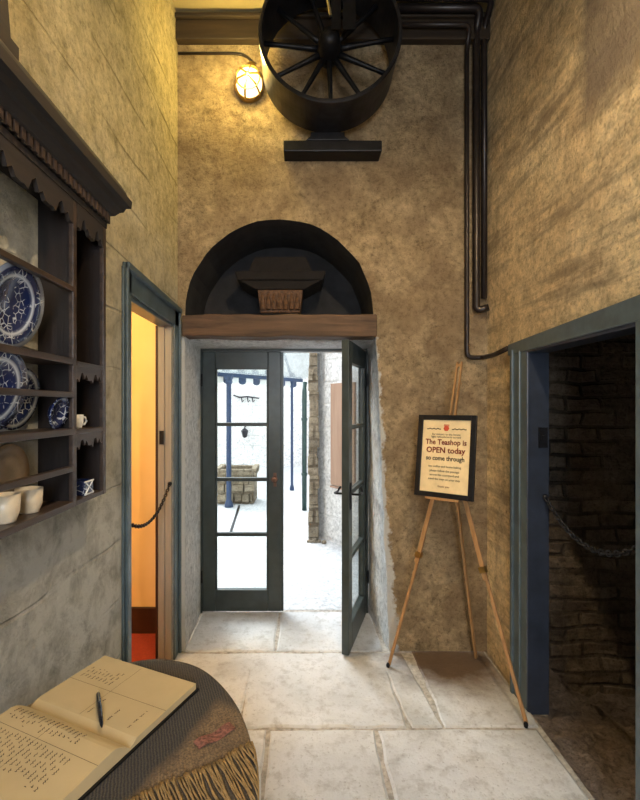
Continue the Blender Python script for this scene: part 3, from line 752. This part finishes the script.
# carved ornament in the alcove
t = thing('carved_ornament', 'dark carved timber corbel with brown panel inside the arch', 'carving', (-.15, 3.0, 2.0605))
def pr(x0, x1, z0, z1, x0t, x1t, y0, y1): 
    bm = B(); hexa(bm, [(x0, y0, z0), (x1, y0, z0), (x1, y1, z0), (x0, y1, z0), (x0t, y0, z1), (x1t, y0, z1), (x1t, y1, z1), (x0t, y1, z1)]); return bm
M_ALD = simple('sooty carved wood', (.008, .006, .006), .95, var=.5, scale=18, bmp=.6, bd=.01)
M_CARV = simple('rusty brown carving', (.10, .045, .018), .6, var=.7, scale=45, bmp=.8, bd=.01)
obj('base_block', pr(-.13, .13, 0, .06, -.13, .13, -.08, .15), M_ALD, t, bevel=.006)
obj('carved_panel', pr(-.13, .13, .06, .21, -.15, .15, -.09, .15), M_CARV, t, bevel=.006)
bm = B()
for k in range(7):
    lathe(bm, [(0, 0), (.016, .004), (.018, .05), (.008, .11), (0, .115)], 8, Matrix.Translation((-.115+.038*k, -.095, .075)))
obj('relief', bm, M_CARV, t)
obj('tray', pr(-.16, .16, .21, .27, -.27, .27, -.10, .18), M_ALD, t, bevel=.008)
obj('top_board', pr(-.28, .28, .27, .33, -.30, .30, -.11, .19), M_ALD, t, bevel=.008)
obj('upper_board', pr(-.22, .22, .33, .44, -.17, .17, -.06, .17), M_ALD, t, bevel=.01)

# ------------------------------------------------------------------ chains
def chain(p0, p1, sag, label, mat, link=.026, wr=.0032):
    p0, p1 = Vector(p0), Vector(p1); L = (p1-p0).length; n = max(6, int(L*1.06/(link*.72)))
    def P(t): return p0.lerp(p1, t) - Vector((0, 0, sag*4*t*(1-t)))
    t_ = thing('chain', label, 'chain', tuple(p0))
    bm = B()
    for i in range(n):
        a, b = P(i/n), P((i+1)/n); c = (a+b)/2 - p0; d = (b-a).normalized()
        s = d.cross(Vector((0, 0, 1))).normalized(); u = s.cross(d)
        if i % 2: s, u = u, s
        pts = []
        for k in range(12):
            an = 2*math.pi*k/12; pts.append(c + d*(link/2*math.cos(an)) + s*(link*.3*math.sin(an)))
        tube(bm, pts, wr, 5, closed=True)
    obj('links', bm, mat, t_, smooth=True)
    for p, sg in ((p0, 0), (p1, 0)):
        bm = B(); lathe(bm, [(0, -.012), (.011, -.008), (.014, 0), (.011, .008), (0, .012)], 10, Matrix.Translation(p-p0)); obj('eye_plate', bm, mat, t_)
    return t_
chain((XL-.012, 1.975, .985), (XL-.012, 2.60, 1.05), .10, 'black chain slung across the yellow lit doorway', M_BLACK)
chain((XR+.06, 2.175, 1.06), (XR+.06, 1.48, 1.07), .15, 'heavier dark chain hanging across the stone room doorway', M_IRON, .034, .0045)

# ------------------------------------------------------------------ easel and notice
LF, RFt = Vector((.49, 2.556, 0)), Vector((1.045, 2.077, 0))
AP = Vector((.81, 2.46, 1.29)); MT = Vector((.886, 2.50, 1.755))
ez = thing('easel', 'slim wooden tripod easel with brass fittings beside the doorway', 'easel', (.79, 2.40, 0))
eo = Vector((.79, 2.40, 0))
fn = Vector((-.65, -.76, 0))
for F, nm in ((LF, 0), (RFt, 1)):
    sd = (RFt-LF).normalized()
    bm = B()
    mid = F.lerp(AP, .55)
    bar(bm, mid.lerp(AP, -.16)-eo+fn*.0, AP-eo+fn*.0 + Vector((0, 0, .05)), .024, .012, fn)
    bar(bm, F-eo+fn*-.012+Vector((0, 0, .006)), mid.lerp(AP, .1)-eo+fn*-.012, .017, .012, fn)
    lg = obj('leg', bm, M_PINE, ez, bevel=.002)
    bm = B(); c = mid.lerp(AP, -.1)-eo; bar(bm, c, c+(AP-F).normalized()*.03, .032, .034, fn); obj('brass_clamp', bm, M_BRASS, lg)
    bm = B(); lathe(bm, [(0, 0), (.009, 0), (.011, .012), (.007, .022), (0, .022)], 10, Matrix.Translation(F-eo)); obj('rubber_foot', bm, M_BLACK, lg)
bm = B(); BF = Vector((1.03, 2.64, 0)); bar(bm, BF-eo+Vector((0, 0, .006)), AP-eo+Vector((.02, .03, 0)), .017, .012, (1, -1, 0)); lg = obj('leg', bm, M_PINE, ez)
bm = B(); sdv = Vector((.76, -.65, 0))
low = AP + (AP-MT).normalized()*.28
for s in (-1, 1): bar(bm, low-eo+sdv*.015*s, MT-eo+sdv*.012*s, .010, .014, fn)
bar(bm, MT-eo-(MT-AP).normalized()*.02-sdv*.018, MT-eo-(MT-AP).normalized()*.02+sdv*.018, .016, .014, fn)
obj('mast', bm, M_PINE, ez)
CB = Vector((.765, 2.385, 1.235))
lean = R(9)
wdir = Vector((.80, -.60, 0)).normalized(); n0 = Vector((-.60, -.80, 0)).normalized()
updir = (Vector((0, 0, 1))*math.cos(lean) - n0*math.sin(lean)).normalized(); ndir = wdir.cross(updir).normalized()
if ndir.dot(n0) < 0: ndir = -ndir
BW, BH = .315, .445
# ledge pegs that carry the notice
bm = B()
lz = CB - updir*(BH/2+.006)
bar(bm, lz-wdir*.09-ndir*.01-eo, lz+wdir*.09-ndir*.01-eo, .06, .012, updir); bar(bm, lz-ndir*.035-eo, AP-eo-Vector((0, 0, .16)), .03, .02, ndir)
obj('ledge', bm, M_PINE, ez)
Mb = Matrix((( wdir.x, updir.x, ndir.x, CB.x), (wdir.y, updir.y, ndir.y, CB.y), (wdir.z, updir.z, ndir.z, CB.z), (0, 0, 0, 1)))
nt_ = thing('framed_notice', 'black framed cream notice reading OPEN, propped on the easel', 'notice')
nt_.matrix_world = Mb
bm = B(); fw = .027
box(bm, -BW/2, -BW/2+fw, -BH/2, BH/2, -.012, .012); box(bm, BW/2-fw, BW/2, -BH/2, BH/2, -.012, .012)
box(bm, -BW/2+fw, BW/2-fw, -BH/2, -BH/2+fw, -.012, .012); box(bm, -BW/2+fw, BW/2-fw, BH/2-fw, BH/2, -.012, .012)
obj('frame', bm, M_BLACK, nt_, bevel=.002)
bm = B(); box(bm, -BW/2+fw, BW/2-fw, -BH/2+fw, BH/2-fw, -.008, .002); obj('paper', bm, M_PAPER, nt_)
def text(s, size, x, y, mat, align='CENTER', bold=0, shear=0, sx=1):
    cu = bpy.data.curves.new('t', 'FONT'); cu.body = s; cu.size = size; cu.align_x = align; cu.extrude = .0004; cu.offset = bold; cu.shear = shear; cu.resolution_u = 2
    o = bpy.data.objects.new('t', cu); C.objects.link(o); bpy.context.view_layer.update()
    me = bpy.data.meshes.new_from_object(o.evaluated_get(bpy.context.evaluated_depsgraph_get())); bpy.data.objects.remove(o)
    me.materials.clear(); me.materials.append(mat)
    for v in me.vertices: v.co.x *= sx
    q = bpy.data.objects.new('lettering', me); C.objects.link(q); q.parent = nt_; q.location = (x, y, .003); return q
text('The Teashop is', .040, 0, .062, M_INKR, bold=.0010, sx=.90)
text('OPEN today', .043, 0, .017, M_INKR, bold=.0012, sx=.95)
text('so come through', .035, 0, -.024, M_INK, bold=.0008, sx=.86)
for i, (s, y) in enumerate((('for visitors to the house', .112), ('light refreshments served', .098), ('tea, coffee and home baking', -.062), ('please follow the passage', -.086), ('across the courtyard and', -.108), ('mind the step on your way', -.130), ('thank you', -.168))):
    text(s, .0165, 0, y, M_INK if i != 6 else M_INKR, sx=.95)
bm = B(); lathe(bm, [(0, 0), (.014, 0), (.016, .001), (0, .0015)], 6, Matrix.Translation((0, .150, .0022))); 
for a in range(6): box(bm, -.014+.005*a, -.011+.005*a, .160, .172, .0022, .0035)
obj('crest', bm, M_CREST, nt_)
for sx in (-1, 1):
    bm = B()
    for k in range(7): box(bm, sx*(.0355+.011*k)-.0056, sx*(.0355+.011*k)+.0056, .143+.003*(k % 2), .148+.003*(k % 2), .0022, .003)
    obj('heading_line', bm, M_INK, nt_)

# ------------------------------------------------------------------ table, shawl, guest book
TX, TY, TA, TBb, TZ = -.425, .80, .338, .508, .755
PW = 1.85
def edge_pt(a, k=1.0):
    c, s = math.cos(a), math.sin(a)
    return Vector((TX + k*TA*math.copysign(abs(c)**(2/PW), c), TY + k*TBb*math.copysign(abs(s)**(2/PW), s), 0))
def clampx(p): 
    p.x = max(p.x, XL+.012); return p
tb = thing('side_table', 'oval wooden side table hidden under the tweed shawl', 'table', (TX, TY, 0))
bm = B(); P = [clampx(edge_pt(2*math.pi*k/64, .985)) - Vector((TX, TY, 0)) + Vector((0, 0, TZ-.03)) for k in range(64)]
prism(bm, P, (0, 0, .028)); obj('tabletop', bm, M_DARK, tb)
bm = B(); box(bm, -.22, .22, -.36, .36, TZ-.11, TZ-.03); obj('apron', bm, M_DARK, tb)
for sx in (-1, 1):
    for sy in (-1, 1):
        bm = B(); tube(bm, [(sx*.2, sy*.33, .0), (sx*.2, sy*.33, .3), (sx*.2, sy*.33, TZ-.04)], [.015, .02, .026], 10); obj('leg', bm, M_DARK, tb)
sv = Vector((-.910, .414, 0)).normalized(); pv = Vector((.414, .910, 0)).normalized()   # along spine / out over right page
# (measured) spine runs from SB to ST
SB = Vector((-.369, .948, 0)); ST = Vector((-.664, 1.078, 0))
sv = (ST-SB).normalized(); pv = Vector((-sv.y, sv.x, 0)); 
if pv.y < 0: pv = -pv
def cloth_mat():
    m, nt, b = newmat('brown herringbone tweed with dark tartan bands'); L = nt.links
    ang = math.atan2(-sv.y, -sv.x)
    tc = nt.nodes.new('ShaderNodeTexCoord'); mp = nt.nodes.new('ShaderNodeMapping'); mp.vector_type = 'TEXTURE'
    L.new(tc.outputs['Object'], mp.inputs[0]); mp.inputs['Location'].default_value = (SB.x, SB.y, 0); mp.inputs['Rotation'].default_value = (0, 0, ang)
    v = mp.outputs[0]; u, w, z = sepxyz(nt, v)[:3]
    wob_ = math_(nt, 'MULTIPLY', math_(nt, 'SUBTRACT', noise_(nt, v, 6, 3), .5), .05)
    uu = math_(nt, 'ADD', u, wob_)
    band = ramp(nt, math_(nt, 'ADD', uu, .5), [(0, 0.0), (.46, 0.0), (.48, 1.0), (.57, 1.0), (.60, 0.0), (.9, 0.0)])
    cross = ramp(nt, math_(nt, 'FRACT', math_(nt, 'MULTIPLY', w, 5.5)), [(.0, .0), (.42, 0.0), (.47, .8), (.60, .8), (.65, 0.0)])
    zig = nt.nodes.new('ShaderNodeTexWave'); zig.wave_type = 'BANDS'; zig.bands_direction = 'DIAGONAL'; zig.inputs['Scale'].default_value = 70; zig.inputs['Distortion'].default_value = 2.5
    L.new(v, zig.inputs['Vector'])
    fn_ = noise_(nt, v, 220, 3, .7)
    tw = ramp(nt, fn_, [(.35, (.07, .045, .022)), (.65, (.27, .18, .095))])
    dk = mixc(nt, zig.outputs['Fac'], (.008, .008, .013), (.055, .045, .032))
    tw = mixc(nt, math_(nt, 'MULTIPLY', zig.outputs['Fac'], .35), tw, (.07, .05, .03))
    far = ramp(nt, math_(nt, 'ADD', w, wob_), [(.20, 0.0), (.23, 1.0)])
    und = ramp(nt, math_(nt, 'ADD', .5, math_(nt, 'SUBTRACT', u, math_(nt, 'ADD', .148, math_(nt, 'MULTIPLY', w, .65)))), [(.48, 0.0), (.52, .75)])
    dm = math_(nt, 'MAXIMUM', math_(nt, 'MAXIMUM', band, math_(nt, 'MULTIPLY', far, .9)), math_(nt, 'MAXIMUM', und, math_(nt, 'MULTIPLY', cross, .3)))
    c = mixc(nt, dm, tw, dk)
    L.new(c, b.inputs['Base Color']); b.inputs['Roughness'].default_value = .95
    b.inputs['Sheen Weight'].default_value = .15
    bump(nt, b, math_(nt, 'ADD', fn_, math_(nt, 'MULTIPLY', zig.outputs['Fac'], .5)), .6, .003); return m
M_CLOTH = cloth_mat()
def cloth_z(x, y): return TZ + .006 + .003*noise.noise(Vector((x*9, y*9, 0)))
bm = B(); NA = 120; rings = []
for k in [0, .2, .4, .6, .75, .88, .96, 1.0]:
    rings.append([bm.verts.new((lambda p: (p.x, p.y, cloth_z(p.x, p.y) - (.004 if k > .99 else 0)))(clampx(edge_pt(2*math.pi*i/NA, k)))) for i in range(NA)] if k else None)
c0 = bm.verts.new((TX, TY, cloth_z(TX, TY)))
for dz in (.012, .04, .09, .15, .22):
    ring = []
    for i in range(NA):
        a = 2*math.pi*i/NA; fold = .014*math.sin(a*13+1)*min(1, dz/.1) + .008*math.sin(a*29)*min(1, dz/.1)
        p = clampx(edge_pt(a, 1.008 + max(0, fold)/TA*.35)); ring.append(bm.verts.new((p.x, p.y, TZ+.002-dz)))
    rings.append(ring)
rings = [r for r in rings if r]
for i in range(NA): bm.faces.new((c0, rings[0][i], rings[0][(i+1) % NA]))
for a, b_ in zip(rings, rings[1:]):
    for i in range(NA): bm.faces.new((a[i], b_[i], b_[(i+1) % NA], a[(i+1) % NA]))
sh = obj('shawl', bm, M_CLOTH, smooth=True)
tag(sh, 'brown tweed shawl with dark tartan bands and fringe draped over the table', 'shawl')
def super_r(x, y): return (abs((x-TX)/TA)**PW + abs((y-TY)/TBb)**PW)**(1/PW)
def on_cloth(p, up=.003):
    r = super_r(p.x, p.y)
    if r <= 1: return Vector((p.x, p.y, cloth_z(p.x, p.y)+up))
    c = Vector((TX, TY, 0)); q = c + (Vector((p.x, p.y, 0))-c)/r*1.012
    ex = (Vector((p.x, p.y, 0))-q).length
    return Vector((q.x, q.y, TZ + .004 - ex*1.0 + up*.3))
bm = B()
for i in range(96):
    w = -.24 + .0042*i
    base = SB - sv*(.148 + .65*w + .006*math.sin(w*40) + rnd.uniform(-.004, .004)) + pv*w
    dirn = (-sv*.80 - pv*(.55 + rnd.uniform(-.09, .09))).normalized(); Ls = rnd.uniform(.10, .14); pts = []
    wv = rnd.uniform(0, 6)
    for k in range(11):
        t = k/10; q = base + dirn*(Ls*t) + pv*(.0015*math.sin(wv+t*8)) ; pts.append(on_cloth(q, .003))
    if super_r(base.x, base.y) < 1.0: tube(bm, pts, [.0030, .0022, .0019]+[.0018]*7+[.0008], 5)
fr_ = obj('fringe', bm, M_FRINGE, sh, smooth=True); fr_['kind'] = 'stuff'; fr_['label'] = 'tan knotted wool fringe'
# sewn label
lc = SB - sv*.118 + pv*.115
lab = lambda u, v: on_cloth(Vector((-.197, .992, 0)) + Vector((.762, .648, 0))*(.092*(u-.5)) + Vector((.648, -.762, 0))*(.028*(v-.5)), .004 + .003*math.sin(u*9))
bm = B(); grid(bm, lab, 14, 4); lb = obj('sewn_label', bm, M_TAG, sh); lb['label'] = 'dusty pink woven label'
sm = lb.modifiers.new('s', 'SOLIDIFY'); sm.thickness = .0012

# book
gb = thing('guest_book', 'open guest book with handwritten cream pages on the shawl', 'book', (SB.x, SB.y, 0))
BO = Vector((SB.x, SB.y, 0)); BZ = TZ+.0095
SL = (ST-SB).length; PWd = .224
def bp(s, w, z): return (sv*s + pv*w + Vector((0, 0, z)))
def zr(w): return BZ + .006 + .012*math.exp(-((w-.03)/.05)**2) - .004*w/.2 if w > 0 else BZ+.006
def zr(w):   # right page surface
    return BZ + .005 + .011*min(1, w/.02) - .0*w
def zl(w):   # left page (w positive away from spine)
    t = w/PWd; return BZ + .005 + .028*math.sin(min(1, t/.22)*math.pi/2) - .012*max(0, t-.22)/.78
bm = B(); 
hexa(bm, [bp(-.006, -PWd-.006, BZ-.003), bp(-.006, PWd+.006, BZ-.003), bp(SL+.006, PWd+.006, BZ-.003), bp(SL+.006, -PWd-.006, BZ-.003), bp(-.006, -PWd-.006, BZ+.001), bp(-.006, PWd+.006, BZ+.001), bp(SL+.006, PWd+.006, BZ+.001), bp(SL+.006, -PWd-.006, BZ+.001)])
obj('cover', bm, M_BLACK, gb)
for zf, sg, nm in ((zr, 1, 'right_page_block'), (zl, -1, 'left_page_block')):
    bm = B(); nW = 24
    top = [[bm.verts.new(bp(s, sg*PWd*i/nW, zf(PWd*i/nW))) for i in range(nW+1)] for s in (0, SL)]
    bot = [[bm.verts.new(bp(s, sg*PWd*i/nW*(1.0), BZ+.001)) for i in range(nW+1)] for s in (0, SL)]
    for i in range(nW):
        bm.faces.new((top[0][i], top[0][i+1], top[1][i+1], top[1][i])); bm.faces.new((bot[0][i], bot[0][i+1], bot[1][i+1], bot[1][i]))
        for e in (0, 1): bm.faces.new((top[e][i], top[e][i+1], bot[e][i+1], bot[e][i]))
    for i in (0, nW): bm.faces.new((top[0][i], top[1][i], bot[1][i], bot[0][i]))
    pg = obj('page_block', bm, M_PAGE, gb); pg.data.update()
    # writing: lines run across each page away from the spine
    bm = B()
    rr = random.Random(3 if sg > 0 else 5)
    def rib(pts, wd):
        for a, b in zip(pts, pts[1:]):
            d = b-a; 
            if d.length < 1e-6: continue
            n_ = Vector((-d.y, d.x, 0)).normalized()*wd/2
            bm.faces.new([bm.verts.new(q) for q in (a-n_, b-n_, b+n_, a+n_)])
    def P2(s, w): return bp(s, sg*w, zf(max(0, w))+.0006)
    # column rules, parallel to the spine
    for w in ((.11,) if sg > 0 else (.085,)):
        rib([P2(.0+SL*k/12, w) for k in range(13)], .0009)
    for s in (SL*.55,): rib([P2(s, .02 + (PWd-.03)*k/12) for k in range(13)], .0008)
    rows = [SL-.02 - .0125*k for k in range(int((SL-.03)/.0125))]
    for j, s in enumerate(rows):
        segs = [(.03, .075), (.09, .175)] if sg < 0 else ([(.125, .18)] if j < 9 else ([(.03, .09)] if j % 5 == 1 else []))
        if sg < 0 and j > 17 : segs = segs[1:] if j < 20 else []
        for w0, w1 in segs:
            w = w0 + rr.uniform(0, .006); e = w1 - rr.uniform(0, .02)
            while w < e:
                wl = rr.uniform(.010, .022); pts = []; m_ = int(wl/.0016)
                for q in range(m_):
                    pts.append(P2(s + .0028*math.sin(q*2.1 + rr.random()) * rr.uniform(.5, 1.1), min(e, w + q*.0016)))
                if len(pts) > 1: rib(pts, .0013)
                w += wl + .005
    hw = obj('handwriting', bm, M_INK, pg)
    hw['kind'] = 'stuff'
# pen lying on the right page
A = Vector((-.511, 1.104, 0)); Bp = Vector((-.447, .985, 0)); 
pn = thing('pen', 'black ballpoint pen lying on the open right page', 'pen', (A.x, A.y, 0))
d = (Bp-A).normalized(); L = (Bp-A).length; zc = BZ+.0165+.0058
bm = B(); pts = [d*(L*t) + Vector((0, 0, zc)) for t in (0, .02, .08, .35, .55, .9, .97, 1)]
tube(bm, pts, [.0035, .0045, .005, .0055, .0055, .004, .002, .0006], 12); obj('barrel', bm, M_PEN, pn, smooth=True)
bm = B(); bar(bm, d*(L*.02)+Vector((0, 0, zc+.0075)), d*(L*.33)+Vector((0, 0, zc+.0065)), .0025, .0012); bar(bm, d*(L*.02)+Vector((0, 0, zc+.0035)), d*(L*.035)+Vector((0, 0, zc+.008)), .0025, .002); obj('clip', bm, M_STEEL, pn)

# ------------------------------------------------------------------ unseen pendant added overhead for warm fill light
pd = thing('added_fill_pendant', 'unseen pendant lamp added above the viewer for warm fill light', 'lamp', (.42, .6, 3.3))
bm = B(); tube(bm, [(0, 0, .1), (0, 0, .6)], .005, 6); obj('cord', bm, M_BLACK, pd)
bm = B(); lathe(bm, [(.0, .15), (.05, .14), (.16, .03), (.165, .0), (.155, .0), (.045, .13), (.0, .14)], 28); obj('lamp_shade', bm, M_BRASS, pd)
def light(name, typ, loc, energy, col, rot=(0, 0, 0), **k):
    l = bpy.data.lights.new(name, typ); l.energy = energy; l.color = col
    for a, v in k.items(): setattr(l, a, v)
    o = bpy.data.objects.new(name, l); C.objects.link(o); o.location = loc; o.rotation_euler = rot; return o
light('pendant_fill_light', 'POINT', (.42, .6, 3.335), 92, (1, .76, .46), shadow_soft_size=.03)  # warm fill added overhead, out of view
light('bulkhead_light', 'POINT', (-.325, YB-.24, 3.45), 13, (1, .74, .22), shadow_soft_size=.06)
light('added_window_fill', 'AREA', ((W[0]+W[1])/2, YF-.05, (W[2]+W[3])/2), 42, (.86, .93, 1), (R(90), 0, 0), shape='RECTANGLE', size=.9, size_y=1.1)  # cool fill added inside the unseen window
light('yellow_room_light', 'POINT', (-1.75, 2.0, 2.3), 50, (1, .74, .36), shadow_soft_size=.1)
light('sun', 'SUN', (-1, 9, 8), 3.5, (.93, .97, 1), Vector((.42, -.66, -.60)).to_track_quat('-Z', 'Y').to_euler(), angle=R(28))

w = bpy.data.worlds.new('World'); S.world = w; w.use_nodes = True
nt = w.node_tree; bg = nt.nodes['Background']
sky = nt.nodes.new('ShaderNodeTexSky'); sky.sky_type = 'HOSEK_WILKIE'; sky.turbidity = 6; sky.sun_direction = Vector((.3, -.2, .9)).normalized(); sky.ground_albedo = .6
mx = nt.nodes.new('ShaderNodeMix'); mx.data_type = 'RGBA'; mx.inputs[0].default_value = .75
nt.links.new(sky.outputs[0], mx.inputs[6]); mx.inputs[7].default_value = (.92, .96, 1, 1)
nt.links.new(mx.outputs[2], bg.inputs[0]); bg.inputs[1].default_value = 3.6

# ------------------------------------------------------------------ camera
cam = bpy.data.cameras.new('Camera'); co = bpy.data.objects.new('Camera', cam); C.objects.link(co)
co.location = (0, 0, 1.5); co.rotation_euler = (R(90), 0, 0)
cam.sensor_fit = 'HORIZONTAL'; cam.sensor_width = 36; cam.lens = 443/640*36
cam.shift_x = (320-303)/640; cam.shift_y = 7/640; cam.clip_start = .02
S.camera = co
S.view_settings.view_transform = 'Standard'; S.view_settings.look = 'None'; S.view_settings.gamma = 1
S.view_settings.exposure = 0.4; S.view_settings.use_curve_mapping = False
